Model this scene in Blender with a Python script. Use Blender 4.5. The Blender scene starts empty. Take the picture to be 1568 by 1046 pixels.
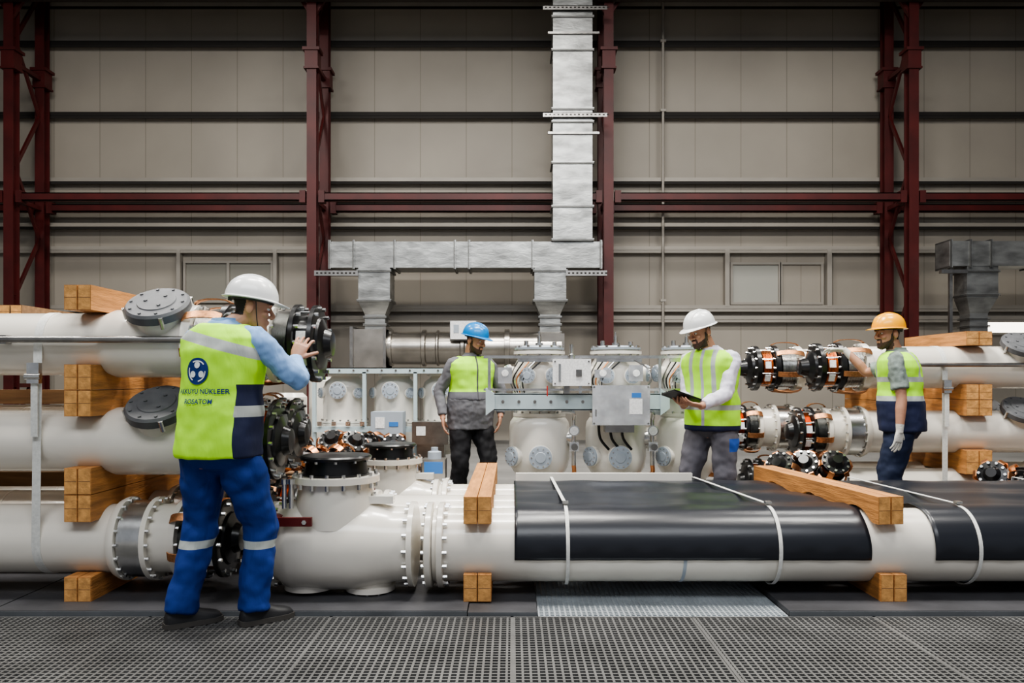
import bpy, math, random
import numpy as np
from mathutils import Vector, Matrix
from mathutils.bvhtree import BVHTree
random.seed(4)
V=Vector
SC=bpy.context.scene
COL=SC.collection

# ------------------------------------------------------------------ materials
def mat(name,col,rough=.5,metal=0.,noise=0.,nscale=4.,bump=0.,bscale=40.,stretch=(1,1,1),masks=(),emit=0.,coat=0.,spec=.5):
    m=bpy.data.materials.new(name); m.use_nodes=True
    nt=m.node_tree; N=nt.nodes; L=nt.links
    b=N['Principled BSDF']
    b.inputs['Roughness'].default_value=rough
    b.inputs['Metallic'].default_value=metal
    b.inputs['Coat Weight'].default_value=coat
    b.inputs['Specular IOR Level'].default_value=spec
    tc=N.new('ShaderNodeTexCoord')
    mp=N.new('ShaderNodeMapping'); mp.inputs['Scale'].default_value=stretch
    L.new(tc.outputs['Object'],mp.inputs['Vector'])
    c4=tuple(col)+(1,)
    rgb=N.new('ShaderNodeRGB'); rgb.outputs[0].default_value=c4
    cur=rgb.outputs[0]
    for (mc,planes) in masks:
        prod=None
        for n,d in planes:
            dp=N.new('ShaderNodeVectorMath'); dp.operation='DOT_PRODUCT'
            L.new(tc.outputs['Object'],dp.inputs[0]); dp.inputs[1].default_value=n
            g=N.new('ShaderNodeMath'); g.operation='GREATER_THAN'
            L.new(dp.outputs['Value'],g.inputs[0]); g.inputs[1].default_value=d
            if prod is None: prod=g.outputs[0]
            else:
                q=N.new('ShaderNodeMath'); q.operation='MULTIPLY'
                L.new(prod,q.inputs[0]); L.new(g.outputs[0],q.inputs[1]); prod=q.outputs[0]
        mx=N.new('ShaderNodeMix'); mx.data_type='RGBA'
        L.new(prod,mx.inputs['Factor']); L.new(cur,mx.inputs[6]); mx.inputs[7].default_value=tuple(mc)+(1,)
        cur=mx.outputs[2]
    if noise>0:
        t=N.new('ShaderNodeTexNoise'); t.inputs['Scale'].default_value=nscale; t.inputs['Detail'].default_value=5
        L.new(mp.outputs[0],t.inputs['Vector'])
        mr=N.new('ShaderNodeMapRange'); mr.inputs['From Min'].default_value=.3; mr.inputs['From Max'].default_value=.7
        mr.inputs['To Min'].default_value=1-noise; mr.inputs['To Max'].default_value=1+noise
        L.new(t.outputs['Fac'],mr.inputs['Value'])
        vm=N.new('ShaderNodeVectorMath'); vm.operation='SCALE'
        L.new(cur,vm.inputs[0]); L.new(mr.outputs[0],vm.inputs['Scale'])
        cur=vm.outputs[0]
    L.new(cur,b.inputs['Base Color'])
    if bump>0:
        t=N.new('ShaderNodeTexNoise'); t.inputs['Scale'].default_value=bscale; t.inputs['Detail'].default_value=4
        t.inputs['Distortion'].default_value=.6
        L.new(mp.outputs[0],t.inputs['Vector'])
        bp=N.new('ShaderNodeBump'); bp.inputs['Strength'].default_value=bump; bp.inputs['Distance'].default_value=.02
        L.new(t.outputs['Fac'],bp.inputs['Height']); L.new(bp.outputs[0],b.inputs['Normal'])
    if emit>0:
        b.inputs['Emission Color'].default_value=c4; b.inputs['Emission Strength'].default_value=emit
    return m

WHITE=mat('cream_enamel_paint',(.75,.71,.635),.26,noise=.05,nscale=2.5,coat=.35)
WHITE2=mat('white_enamel_paint',(.80,.77,.705),.28,noise=.05,nscale=4,coat=.3)
GREY=mat('grey_cast_cover',(.10,.103,.11),.5,noise=.15,nscale=14)
PORT=mat('port_cover_grey',(.38,.43,.49),.42,noise=.08)
BLACK=mat('black_insulator',(.010,.010,.011),.28)
STEEL=mat('zinc_steel',(.64,.64,.63),.27,1.,noise=.15,nscale=12)
DSTEEL=mat('dark_steel_band',(.33,.32,.31),.32,1.,noise=.2,nscale=8)
COPPER=mat('copper',(.70,.31,.14),.34,1.,noise=.2,nscale=20)
BRAID=mat('copper_braid_strap',(.52,.25,.12),.42,.85,noise=.3,nscale=60)
GALV=mat('galvanised_duct',(.31,.315,.31),.38,.85,noise=.42,nscale=2.2,bump=.2,bscale=5,stretch=(1,1,2.5))
GALVJ=mat('duct_joint_flange',(.17,.17,.165),.45,.8,noise=.2,nscale=5)
DUCTROUND=mat('spiral_duct_steel',(.46,.43,.39),.27,.95,noise=.25,nscale=3)
MAROON=mat('maroon_primer_steel',(.068,.008,.0075),.5,noise=.3,nscale=2)
MAROON2=mat('maroon_bracket',(.13,.012,.01),.45,noise=.2,nscale=2)
DARKBEAM=mat('roof_girder_paint',(.03,.02,.017),.6)
GIRT=mat('girt_galvanised',(.33,.305,.27),.55,.2,noise=.1,nscale=1)
GIRTD=mat('painted_shade_dark',(.02,.017,.015),.8)  # flat dark colour standing in for girt shadows and bracket slot holes
WOOD=mat('spruce_timber',(.50,.225,.07),.65,noise=.30,nscale=6,bump=.25,bscale=18,stretch=(6,.6,6))
WOODEND=mat('timber_end_grain',(.60,.31,.105),.75,noise=.3,nscale=22,bump=.2,bscale=60)
WOODDK=mat('old_timber',(.22,.125,.06),.75,noise=.3,nscale=6,stretch=(.6,6,6))
STRAPM=mat('strap_webbing',(.66,.66,.63),.7,noise=.1,nscale=60)
FILM=mat('black_stretch_film',(.014,.016,.022),.30,bump=.10,bscale=2.5,stretch=(.7,4,1),spec=.5)
CONC=mat('concrete_floor',(.20,.195,.185),.8,noise=.2,nscale=1.2,bump=.1)
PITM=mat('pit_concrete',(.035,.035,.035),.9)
PLATE=mat('dark_floor_plate',(.055,.055,.06),.5,noise=.3,nscale=3,bump=.1,bscale=30)
PLATEEDGE=mat('plate_edge_steel',(.16,.17,.18),.5,.5,noise=.2)
GRATE=mat('grating_steel',(.14,.138,.135),.45,.35,noise=.25,nscale=3)
GRATEL=mat('grating_galvanised',(.50,.54,.57),.4,.4,noise=.15,nscale=4)
PBLUE=mat('pale_blue_frame',(.48,.58,.61),.38,noise=.06)
LABEL=mat('paper_label',(.85,.85,.85),.6,noise=.15,nscale=60)
BLUEP=mat('blue_sticker',(.05,.2,.55),.5)
REDP=mat('red_tag',(.5,.03,.02),.5)
BOXM=mat('stainless_enclosure',(.80,.81,.82),.25,.75,noise=.3,nscale=7,bump=.2,bscale=6)
GLASSM=mat('window_glass_daylight',(.36,.355,.32),.2,emit=.04)
DAY=mat('daylight_window',(1,.93,.80),.5,emit=4.)
SKIN=mat('skin',(.48,.25,.165),.48,noise=.08,nscale=30)
HAIR=mat('dark_hair',(.018,.013,.01),.6,bump=.3,bscale=200)
BEARD=mat('beard',(.085,.048,.034),.7,noise=.35,nscale=120)
GLOVE=mat('work_glove',(.62,.60,.55),.8,bump=.3,bscale=90)
EYEW=mat('eye_white',(.75,.73,.7),.25)
EYED=mat('eye_iris',(.03,.018,.01),.2)
SHOE=mat('work_shoe',(.02,.02,.022),.5)
SOLE=mat('shoe_sole',(.06,.055,.05),.7)
BAND=mat('helmet_band',(.03,.03,.03),.6)

# ------------------------------------------------------------------ mesh builder
def frame(ax):
    ax=V(ax).normalized()
    h=V((0,0,1)) if abs(ax.z)<.9 else V((1,0,0))
    u=ax.cross(h).normalized(); w=ax.cross(u).normalized()
    return ax,u,w
class MB:
    def __init__(s): s.v=[];s.f=[];s.m=[];s.mats=[]
    def mi(s,m):
        if m not in s.mats: s.mats.append(m)
        return s.mats.index(m)
    def add(s,vs,fs,m):
        o=len(s.v); s.v+= [tuple(p) for p in vs]; k=s.mi(m)
        for f in fs: s.f.append(tuple(i+o for i in f)); s.m.append(k)
    def box(s,x0,x1,y0,y1,z0,z1,m,M=None):
        vs=[V((x,y,z)) for x in(x0,x1) for y in(y0,y1) for z in(z0,z1)]
        if M is not None: vs=[M@p for p in vs]
        s.add(vs,[(0,1,3,2),(4,6,7,5),(0,4,5,1),(2,3,7,6),(0,2,6,4),(1,5,7,3)],m)
    def bar(s,a,b,w,h,m):
        a=V(a);b=V(b);ax,u,x=frame(b-a)
        vs=[p+u*i*w/2+x*j*h/2 for p in(a,b) for i in(-1,1) for j in(-1,1)]
        s.add(vs,[(0,1,3,2),(4,6,7,5),(0,4,5,1),(2,3,7,6),(0,2,6,4),(1,5,7,3)],m)
    def loft(s,rings,m,cap=True):
        n=len(rings[0]); vs=[p for r in rings for p in r]; fs=[]
        for i in range(len(rings)-1):
            for j in range(n):
                k=(j+1)%n; fs.append((i*n+j,i*n+k,(i+1)*n+k,(i+1)*n+j))
        if cap: fs.append(tuple(range(n))[::-1]); fs.append(tuple((len(rings)-1)*n+j for j in range(n)))
        s.add(vs,fs,m)
    def lathe(s,p,ax,prof,m,seg=36,cap=True):
        p=V(p);ax,u,w=frame(ax)
        rings=[[p+ax*t+(u*math.cos(a)+w*math.sin(a))*max(r,1e-4) for a in [2*math.pi*j/seg for j in range(seg)]] for t,r in prof]
        s.loft(rings,m,cap)
    def bolts(s,p,ax,R,n,r,h,m,ph=0):
        p=V(p);ax,u,w=frame(ax)
        for j in range(n):
            a=2*math.pi*j/n+ph
            s.lathe(p+(u*math.cos(a)+w*math.sin(a))*R,ax,[(-h*.5,r),(h,r)],m,6)
    def tube(s,pts,rads,m,seg=10,sub=4):
        P,R=cat(pts,rads,sub)
        prev=None; rings=[]
        for i,p in enumerate(P):
            t=(P[min(i+1,len(P)-1)]-P[max(i-1,0)]).normalized()
            if prev is None: _,u,_=frame(t)
            else:
                u=prev-t*prev.dot(t); u.normalize()
            prev=u; w=t.cross(u)
            rings.append([p+(u*math.cos(a)+w*math.sin(a))*R[i] for a in [2*math.pi*j/seg for j in range(seg)]])
        s.loft(rings,m)
    def ell(s,c,rx,ry,rz,m,M=None,seg=16,st=10):
        rings=[]
        for i in range(st+1):
            a=-math.pi/2+math.pi*i/st; a=max(min(a,1.5),-1.5)
            r=[]
            for j in range(seg):
                b=2*math.pi*j/seg
                q=V((c[0]+rx*math.cos(a)*math.cos(b),c[1]+ry*math.cos(a)*math.sin(b),c[2]+rz*math.sin(a)))
                r.append(M@q if M is not None else q)
            rings.append(r)
        s.loft(rings,m)
    def strip(s,pts,wdir,nrm,w,th,m):
        vs=[];n=len(pts); wdir=V(wdir)
        for p,q in zip(pts,nrm):
            p=V(p);q=V(q)
            vs+=[p-wdir*w/2,p+wdir*w/2,p+wdir*w/2+q*th,p-wdir*w/2+q*th]
        fs=[]
        for i in range(n-1):
            for j in range(4):
                k=(j+1)%4; fs.append((i*4+j,i*4+k,i*4+4+k,i*4+4+j))
        fs+=[(0,1,2,3),tuple((n-1)*4+j for j in range(4))]
        s.add(vs,fs,m)
    def ribbon(s,path,x0,w,th,m):
        n=len(path); P=[];Q=[]
        for i in range(n):
            p=V(path[i]); t=(V(path[min(i+1,n-1)])-V(path[max(i-1,0)])).normalized()
            P.append(p+V((x0,0,0))); Q.append(V((0,-t.z,t.y)).normalized())
        s.strip(P,(1,0,0),Q,w,th,m)
    def mesh(s,name):
        me=bpy.data.meshes.new(name); me.from_pydata(s.v,[],s.f)
        for m in s.mats: me.materials.append(m)
        me.polygons.foreach_set('material_index',s.m); me.update()
        return me
    def obj(s,name,parent=None,center=True,angle=35,bevel=0):
        if center and s.v:
            a=np.array(s.v); c=V(((a[:,0].min()+a[:,0].max())/2,(a[:,1].min()+a[:,1].max())/2,a[:,2].min()))
            s.v=[(p[0]-c.x,p[1]-c.y,p[2]-c.z) for p in s.v]
        else: c=V((0,0,0))
        me=s.mesh(name)
        import bmesh
        bm=bmesh.new(); bm.from_mesh(me); bmesh.ops.recalc_face_normals(bm,faces=bm.faces); bm.to_mesh(me); bm.free()
        me.polygons.foreach_set('use_smooth',[True]*len(me.polygons))
        me.set_sharp_from_angle(angle=math.radians(angle))
        o=bpy.data.objects.new(name,me); COL.objects.link(o); o.location=c
        if parent: o.parent=parent
        return o
def cat(pts,rads,sub):
    pts=[V(p) for p in pts]; P=[];R=[]; n=len(pts)
    for i in range(n-1):
        p0=pts[max(i-1,0)];p1=pts[i];p2=pts[i+1];p3=pts[min(i+2,n-1)]
        for k in range(sub):
            t=k/sub
            P.append(.5*((2*p1)+(p2-p0)*t+(2*p0-5*p1+4*p2-p3)*t*t+(-p0+3*p1-3*p2+p3)*t**3))
            R.append(rads[i]*(1-t)+rads[i+1]*t)
    P.append(pts[-1]);R.append(rads[-1])
    return P,R

# ------------------------------------------------------------------ room
WY=17.4
def wallmat():
    m=mat('beige_sandwich_panel',(.315,.285,.243),.55,noise=.14,nscale=.35)
    nt=m.node_tree;N=nt.nodes;L=nt.links;b=N['Principled BSDF']
    src=b.inputs['Base Color'].links[0].from_socket
    tc=N.new('ShaderNodeTexCoord');sx=N.new('ShaderNodeSeparateXYZ');L.new(tc.outputs['Object'],sx.inputs[0])
    def line(sp,wd,col,src,axis):
        pp=N.new('ShaderNodeMath');pp.operation='PINGPONG';L.new(sx.outputs[axis],pp.inputs[0]);pp.inputs[1].default_value=sp
        lt=N.new('ShaderNodeMath');lt.operation='LESS_THAN';L.new(pp.outputs[0],lt.inputs[0]);lt.inputs[1].default_value=wd
        mx=N.new('ShaderNodeMix');mx.data_type='RGBA';L.new(lt.outputs[0],mx.inputs['Factor']);L.new(src,mx.inputs[6]);mx.inputs[7].default_value=col
        return mx.outputs[2],pp.outputs[0]
    s1,_=line(.5,.007,(.19,.17,.14,1),src,0)
    L.new(s1,b.inputs['Base Color'])
    pp=N.new('ShaderNodeMath');pp.operation='PINGPONG';L.new(sx.outputs[0],pp.inputs[0]);pp.inputs[1].default_value=.05
    bp=N.new('ShaderNodeBump');bp.inputs['Strength'].default_value=.16;bp.inputs['Distance'].default_value=.01
    L.new(pp.outputs[0],bp.inputs['Height']);L.new(bp.outputs[0],b.inputs['Normal'])
    return m
WALL=wallmat()
b=MB(); b.box(-24,24,WY,WY+.15,-.05,10.3,WALL); b.obj('wall_back')
b=MB(); b.box(-24.15,-24,-10,WY,0,10.3,WALL); b.obj('wall_left')
b=MB(); b.box(24,24.15,-10,WY,0,10.3,WALL); b.obj('wall_right')
b=MB(); b.box(-24.2,24.2,-10,WY+.2,10.3,10.45,mat('roof_deck',(.10,.09,.08),.8)); b.obj('ceiling')
GY=4.42
b=MB()
b.box(-24,24,5.6,WY,-.6,0,CONC); b.box(-24,24,-10,2.3,-.6,0,CONC)
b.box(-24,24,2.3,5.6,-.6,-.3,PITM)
b.box(-24,-6,2.3,5.6,-.3,0,CONC); b.box(6,24,2.3,5.6,-.3,0,CONC)
b.obj('floor')
def grating(name,x0,x1,y0,y1,z,p,tw,h,m,seam=1.0):
    b=MB(); n=int((x1-x0)/p)
    for i in range(n+1):
        x=x0+i*p; b.box(x-tw/2,x+tw/2,y0,y1,z-h,z,m)
    n=int((y1-y0)/p)
    for i in range(n+1):
        y=y0+i*p; b.box(x0,x1,y-tw/2,y+tw/2,z-h*.6,z-.001,m)
    if seam:
        k=int((x1-x0)/seam)
        for i in range(k+1):
            x=x0+i*seam; b.box(x-.008,x+.008,y0,y1,z-h,z+.001,m)
        b.box(x0,x1,y1-.012,y1,z-h,z+.001,m); b.box(x0,x1,y0,y0+.012,z-h,z+.001,m)
    return b.obj(name)
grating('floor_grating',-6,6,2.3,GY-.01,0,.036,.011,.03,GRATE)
grating('floor_grating_galvanised',.15,1.53,GY,5.6,0,.03,.010,.03,GRATEL,0)
def plate(x0,x1):
    b=MB(); b.box(x0,x1,GY,5.6,0.0,.03,PLATE); b.box(x0,x1,GY-.004,GY+.006,-.035,.026,PLATEEDGE)
    b.box(x0,x1,4.9,5.6,-.3,0,PITM)
    return b.obj('floor_cover_plate')
plate(-6,-2.9); plate(-2.89,-.25); plate(1.54,3.6); plate(3.61,6)
b=MB(); b.box(-.245,.14,GY,5.6,0.0,.022,PLATE); b.box(-.245,.14,GY-.004,GY+.006,-.035,.02,PLATEEDGE); b.obj('floor_cover_plate')

gz=[9.45,8.62,7.08,5.66,5.30,4.68,4.17,2.9,2.67]
for i,z in enumerate(gz):
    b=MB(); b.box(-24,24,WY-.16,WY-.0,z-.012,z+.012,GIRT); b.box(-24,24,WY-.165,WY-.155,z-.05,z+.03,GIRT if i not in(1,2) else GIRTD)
    b.box(-24,24,WY-.155,WY-.145,z-.11,z-.05,GIRTD if i in(0,1,2,3,5) else GIRT)  # dark strip paints the shadow under the girt
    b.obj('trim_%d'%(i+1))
b=MB(); b.lathe((3.26,WY-.2,1.0),(0,0,1),[(0,.03),(8.6,.03)],GIRT,10)
for z in(3,5,7.1,8.6): b.box(3.2,3.32,WY-.24,WY-.15,z,z+.05,GIRT)
b.obj('electrical_conduit')
def window(n,x0,x1,z0,z1,glass,fr=GIRT,posts=True):
    b=MB(); y=WY-.03
    b.box(x0,x1,y,y+.02,z0,z1,glass)
    t=.05
    for a in((x0-t,x1+t,z1,z1+t),(x0-t,x1+t,z0-t,z0),(x0-t,x0,z0,z1),(x1,x1+t,z0,z1)):
        b.box(a[0],a[1],y-.05,y+.02,a[2],a[3],fr)
    if posts:
        b.box(x0-.16,x0-.08,WY-.17,WY,z0-.2,4.15,fr); b.box(x1+.08,x1+.16,WY-.17,WY,z0-.2,4.15,fr)
        xm=(x0+x1)/2; b.box(xm-.03,xm+.03,y-.05,y+.02,z0,z1,fr)
    b.obj('window_%d'%n)
GL1=mat('frosted_glass_dim',(.23,.22,.19),.4)
window(1,-7.1,-5.25,3.04,3.85,GL1)
window(2,4.80,5.8,3.0,3.82,GLASSM,posts=False); window(3,5.88,6.72,3.0,3.82,WALL,posts=False)
b=MB();
for x in(4.66,6.87): b.box(x-.05,x+.05,WY-.17,WY,2.9,4.15,GIRT)
b.obj('trim_10')
window(4,10.05,11.3,2.34,2.62,DAY,posts=False)

def column(x):
    b=MB(); z1=10.1
    for y in(16.0,17.05):
        b.box(x-.095,x+.095,y-.112,y-.09,0,z1,MAROON); b.box(x-.095,x+.095,y+.09,y+.112,0,z1,MAROON); b.box(x-.012,x+.012,y-.1,y+.1,0,z1,MAROON)
        b.box(x-.13,x+.13,y-.14,y+.14,7.55,7.9,MAROON)
        b.box(x-.17,x+.17,y-.17,y+.17,7.88,7.94,MAROON); b.box(x-.15,x+.15,y-.15,y+.15,7.52,7.56,MAROON)
        b.box(x-.25,x+.25,y-.2,y+.2,0,.03,MAROON)
    z=.4;k=0; hs=1.3
    while z+hs<10.1:
        a=(16.1,16.95) if k%2==0 else (16.95,16.1)
        b.bar((x,a[0],z),(x,a[1],z+hs),.05,.075,MAROON)
        z+=hs;k+=1
    for z in(1.2,4.95,7.7): b.bar((x,16.05,z),(x,17,z),.1,.08,MAROON)
    b.bar((x,16,8.6),(x-.9,16,10),.08,.08,MAROON); b.bar((x,16,8.6),(x+.9,16,10),.08,.08,MAROON)
    b.obj('laced_steel_column')
cx=[-16.0,-10.05,-4.0,1.93,8.02,14.1]
for x in cx: column(x)
for i in range(len(cx)-1):
    for y in(16.0,17.05):
        b=MB(); a,c=cx[i]+.13,cx[i+1]-.13
        b.box(a,c,y-.07,y-.05,4.9,5.06,MAROON); b.box(a,c,y-.07,y+.07,5.04,5.06,MAROON); b.box(a,c,y-.07,y+.07,4.9,4.92,MAROON)
        b.box(a,a+.12,y-.09,y+.09,4.86,5.1,MAROON); b.box(c-.12,c,y-.09,y+.09,4.86,5.1,MAROON)
        b.obj('bracing_beam')
b=MB(); b.box(-20,20,15.72,15.76,8.86,9.6,DARKBEAM); b.box(-20,20,15.6,15.87,8.84,8.88,DARKBEAM); b.box(-20,20,15.6,15.87,9.58,9.62,DARKBEAM); b.obj('crane_girder')

# ------------------------------------------------------------------ ventilation
def rduct(b,x0,x1,y0,y1,z0,z1,axis,joints,m=GALV):
    b.box(x0,x1,y0,y1,z0,z1,m)
    for j in joints:
        if axis=='x': b.box(j-.022,j-.004,y0-.03,y1+.03,z0-.03,z1+.03,GALVJ); b.box(j+.004,j+.022,y0-.03,y1+.03,z0-.03,z1+.03,m)
        else: b.box(x0-.03,x1+.03,y0-.03,y1+.03,j-.022,j-.004,GALVJ); b.box(x0-.03,x1+.03,y0-.03,y1+.03,j+.004,j+.022,m)
def taper(b,x0,x1,y0,y1,z1,X0,X1,Y0,Y1,z0,m=GALV):
    b.loft([[V(p) for p in((x0,y0,z1),(x1,y0,z1),(x1,y1,z1),(x0,y1,z1))],[V(p) for p in((X0,Y0,z0),(X1,Y0,z0),(X1,Y1,z0),(X0,Y1,z0))]],m)
b=MB()
rduct(b,-3.6,1.77,15.6,16.3,3.51,4.02,'x',[-3.57,-3.1,-2.3,-1.12,-.84,.4,1.74])
rduct(b,.80,1.57,15.55,16.15,4.02,10.1,'z',[4.05,4.7,5.55,6.35,6.6,7.75,8.4])
for z in(6.42,8.5):
    b.box(.6,1.85,15.46,15.47,z,z+.08,DSTEEL); b.box(.6,1.85,15.46,15.54,z+.07,z+.08,DSTEEL)
    for x in np.arange(.64,1.84,.08): b.box(x,x+.04,15.455,15.46,z+.03,z+.05,GIRTD)
b.box(.7,1.7,15.5,15.56,6.1,6.14,DSTEEL);b.box(.7,1.7,15.5,15.56,8.05,8.09,DSTEEL)
for a in((-3.85,-3.0),(1.05,1.85)):
    b.box(a[0],a[1],15.5,15.6,3.34,3.44,DSTEEL)
    for x in np.arange(a[0]+.04,a[1]-.03,.08): b.box(x,x+.04,15.495,15.5,3.375,3.405,GIRTD)
for xc in(-2.7,.75):
    rduct(b,xc-.31,xc+.31,15.6,16.2,2.85,3.51,'z',[2.87,3.45])
    taper(b,xc-.31,xc+.31,15.6,16.2,2.85,xc-.2,xc+.2,15.7,16.1,2.6)
    rduct(b,xc-.2,xc+.2,15.7,16.1,2.2,2.6,'z',[2.25,2.4,2.55])
b.lathe((-2.45,15.5,1.93),(1,0,0),[(0,.32),(.1,.35),(.14,.35),(.15,.32),(.7,.32),(.72,.36),(.78,.36),(.8,.32),(.98,.32),(1.0,.35),(1.03,.35),(1.05,.32),(1.45,.32),(1.47,.36),(1.53,.36),(1.55,.32),(2.3,.32),(2.31,.37),(2.4,.37),(2.41,.32),(3.4,.32)],DUCTROUND)
taper(b,-3.05,-2.4,15.2,15.9,2.28,-3.05,-2.4,15.2,15.9,1.55,DUCTROUND); b.box(-3.09,-3.03,15.16,15.94,1.5,2.33,DSTEEL); b.box(-2.45,-2.4,15.15,15.95,1.5,2.33,DSTEEL)
b.box(.55,1.0,15.2,15.9,1.6,2.2,DUCTROUND)
for x in(-2.5,-.6,.6): b.box(x-.03,x+.03,15.5,15.56,0,1.62,DSTEEL)
b.box(-1.16,-.68,15.0,15.12,2.08,2.42,LABEL); b.box(-1.18,-.66,15.12,15.14,2.06,2.44,DSTEEL); b.box(-.95,-.89,15.12,15.3,2.1,2.3,DSTEEL); b.box(-1.1,-1.0,14.99,15.0,2.2,2.35,PORT)
b.obj('ventilation_duct')
b=MB()
rduct(b,8.4,14,15.3,15.8,3.5,3.98,'x',[8.43,8.8,9.2,10.1,11])
rduct(b,8.75,9.35,15.32,15.78,2.9,3.5,'z',[2.95,3.4]); taper(b,8.75,9.35,15.32,15.78,2.9,8.85,9.2,15.4,15.75,2.6); rduct(b,8.85,9.2,15.4,15.75,2.1,2.6,'z',[2.2,2.35,2.5])
b.box(8.2,8.7,15.2,15.3,3.35,3.42,DSTEEL)
for x in(8.6,13.5): b.box(x-.03,x+.03,15.6,15.66,0,3.5,DSTEEL)
b.obj('ventilation_duct')

# ------------------------------------------------------------------ electrical bus pipes
def bus_end(b,x,y,z,dr,r,k=1.,tip=True,cop=True):
    P=lambda t:(x+dr*t*k,y,z)
    ax=(dr,0,0)
    def LT(pr,m,seg=36): b.lathe((x,y,z),ax,[(t*k,q) for t,q in pr],m,seg)
    LT([(0,r+.03),(.035,r+.03)],WHITE); b.bolts(P(.035),ax,r+.012,14,.011,.02,STEEL)
    pr=[(.035,r*.90)]
    for i in range(7): pr+=[(.043+i*.014,r*.98),(.050+i*.014,r*.84)]
    LT(pr,STEEL)
    LT([(.14,r+.02),(.145,r+.035),(.17,r+.035),(.175,r+.02)],BLACK); b.bolts(P(.175),ax,r+.012,14,.012,.025,STEEL)
    if cop:
        pr=[(.175,r*.80)]
        for i in range(4): pr+=[(.183+i*.018,r*.93),(.192+i*.018,r*.82)]
        LT(pr,COPPER)
    else: LT([(.175,r*.72),(.25,r*.72)],BLACK)
    LT([(.25,r+.01),(.255,r+.03),(.28,r+.03),(.285,r+.01)],BLACK); b.bolts(P(.285),ax,r+.01,14,.012,.02,STEEL)
    if tip: LT([(.285,r*.78),(.30,r*.74),(.32,r*.45),(.36,r*.36),(.365,r*.2)],BLACK)
    for i in range(8):
        a=2*math.pi*i/8+.3; c,s=math.cos(a),math.sin(a)
        b.tube([(x+dr*.17*k,y+c*(r-.01),z+s*(r-.01)),(x+dr*.27*k,y+c*(r-.01),z+s*(r-.01))],[.009,.009],STEEL,6,1)
    if cop:
        for i in range(7):
            a=2*math.pi*i/7+.7; c,s=math.cos(a),math.sin(a)
            q=[(x+dr*t*k,y+c*(r+e),z+s*(r+e)) for t,e in((.0,.03),(.02,.05),(.06,.062),(.10,.062),(.14,.055),(.165,.036))]
            b.strip(q,(0,-s,c),[(0,c,s)]*6,.05,.008,BRAID)
    for a in(-2.6,-3.3):
        c,s=math.cos(a),math.sin(a)
        M=Matrix.Translation((x+dr*.215*k,y+c*(r*.92),z+s*(r*.92)))@Matrix.Rotation(a+math.pi,4,'X')
        b.box(-.028,.028,-.016,.0,-.035,.035,LABEL,M)
def cover(b,x,y,z,r,elev,R,rp):
    n=V((0,-math.cos(elev),math.sin(elev))); p=V((x,y,z))
    b.lathe(p,n,[(0,R*.8),(rp+.02,R*.8)],WHITE)
    b.lathe(p+n*(rp+.02),n,[(0,R*.95),(.005,R),(.05,R),(.065,R*.93),(.066,R*.6),(.072,R*.58),(.073,.001)],GREY)
    b.bolts(p+n*(rp+.085),n,R*.82,10,.010,.008,GREY); b.bolts(p+n*(rp+.09),n,R*.35,3,.012,.010,GREY)
    _,u,w=frame(n)
    for a in(.3,2.0,3.6,5.1):
        e=u*math.cos(a)+w*math.sin(a); b.lathe(p+n*(rp-.0)+e*R*1.0,n,[(0,.013),(.07,.013)],STEEL,8)
def endpipe(x,y,z,dr,xe,r,step=None,k=1.,cov=None,second=None,ring=False):
    b=MB()
    L=abs(xe-x)
    ax=(dr,0,0)
    if step:
        s=abs(step-x)
        pr=[(0,r*.9),(s-.02,r*.9),(s+.03,r),(L,r)]
    else: pr=[(0,r),(L,r)]
    b.lathe((x,y,z),ax,pr,WHITE,48)
    for q in(.25,.55):
        b.lathe((x+dr*(L*q),y,z),ax,[(0,r*(.9 if step else 1)+.003),(.012,r*(.9 if step else 1)+.003)],WHITE2,48)
    if ring:
        b.lathe((xe-dr*.36,y,z),ax,[(0,r+.03),(.03,r+.045),(.05,r+.045)],WHITE,48); b.bolts((xe-dr*.31,y,z),ax,r+.03,18,.011,.02,STEEL)
        b.lathe((xe-dr*.30,y,z),ax,[(0,r+.025),(.13,r+.025)],STEEL,48)
        b.lathe((xe-dr*.16,y,z),ax,[(0,r+.045),(.03,r+.045)],WHITE,48); b.bolts((xe-dr*.13,y,z),ax,r+.03,18,.011,.02,STEEL)
    bus_end(b,xe,y,z,dr,r,k,tip=not second)
    if second: bus_end(b,xe+dr*second,y,z,dr,r,1.,cop=False)
    if cov: cover(b,cov,y,z,r,math.radians(56),.185,r)
    return b.obj('busbar_pipe')
ZL=[.35,.94,1.53]
for j,y in enumerate((4.85,5.45,6.05)):
    endpipe(-5.2,y,ZL[0],1,-2.0+.05*j,.205,ring=True)
    endpipe(-5.2,y,ZL[1],1,(-1.70,-1.76,-1.9)[j],.205,step=-2.42,cov=-2.09 if j<2 else None)
    endpipe(-5.2,y,ZL[2],1,(-1.93,-2.1,-1.95)[j],.205,step=-2.42,cov=-2.09 if j<1 else None,second=.48 if j<2 else None,k=1.4)
ZR=[.27,.82,1.43]
for j,y in enumerate((7.6,8.22)):
    endpipe(8.5,y,ZR[0],-1,3.0-.3*j,.2)
    endpipe(8.5,y,ZR[1],-1,2.98-.45*j,.2,ring=True,cov=4.78)
    endpipe(8.5,y,ZR[2],-1,3.35-.40*j,.2,cov=4.78 if j==0 else None,k=1.7)

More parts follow.
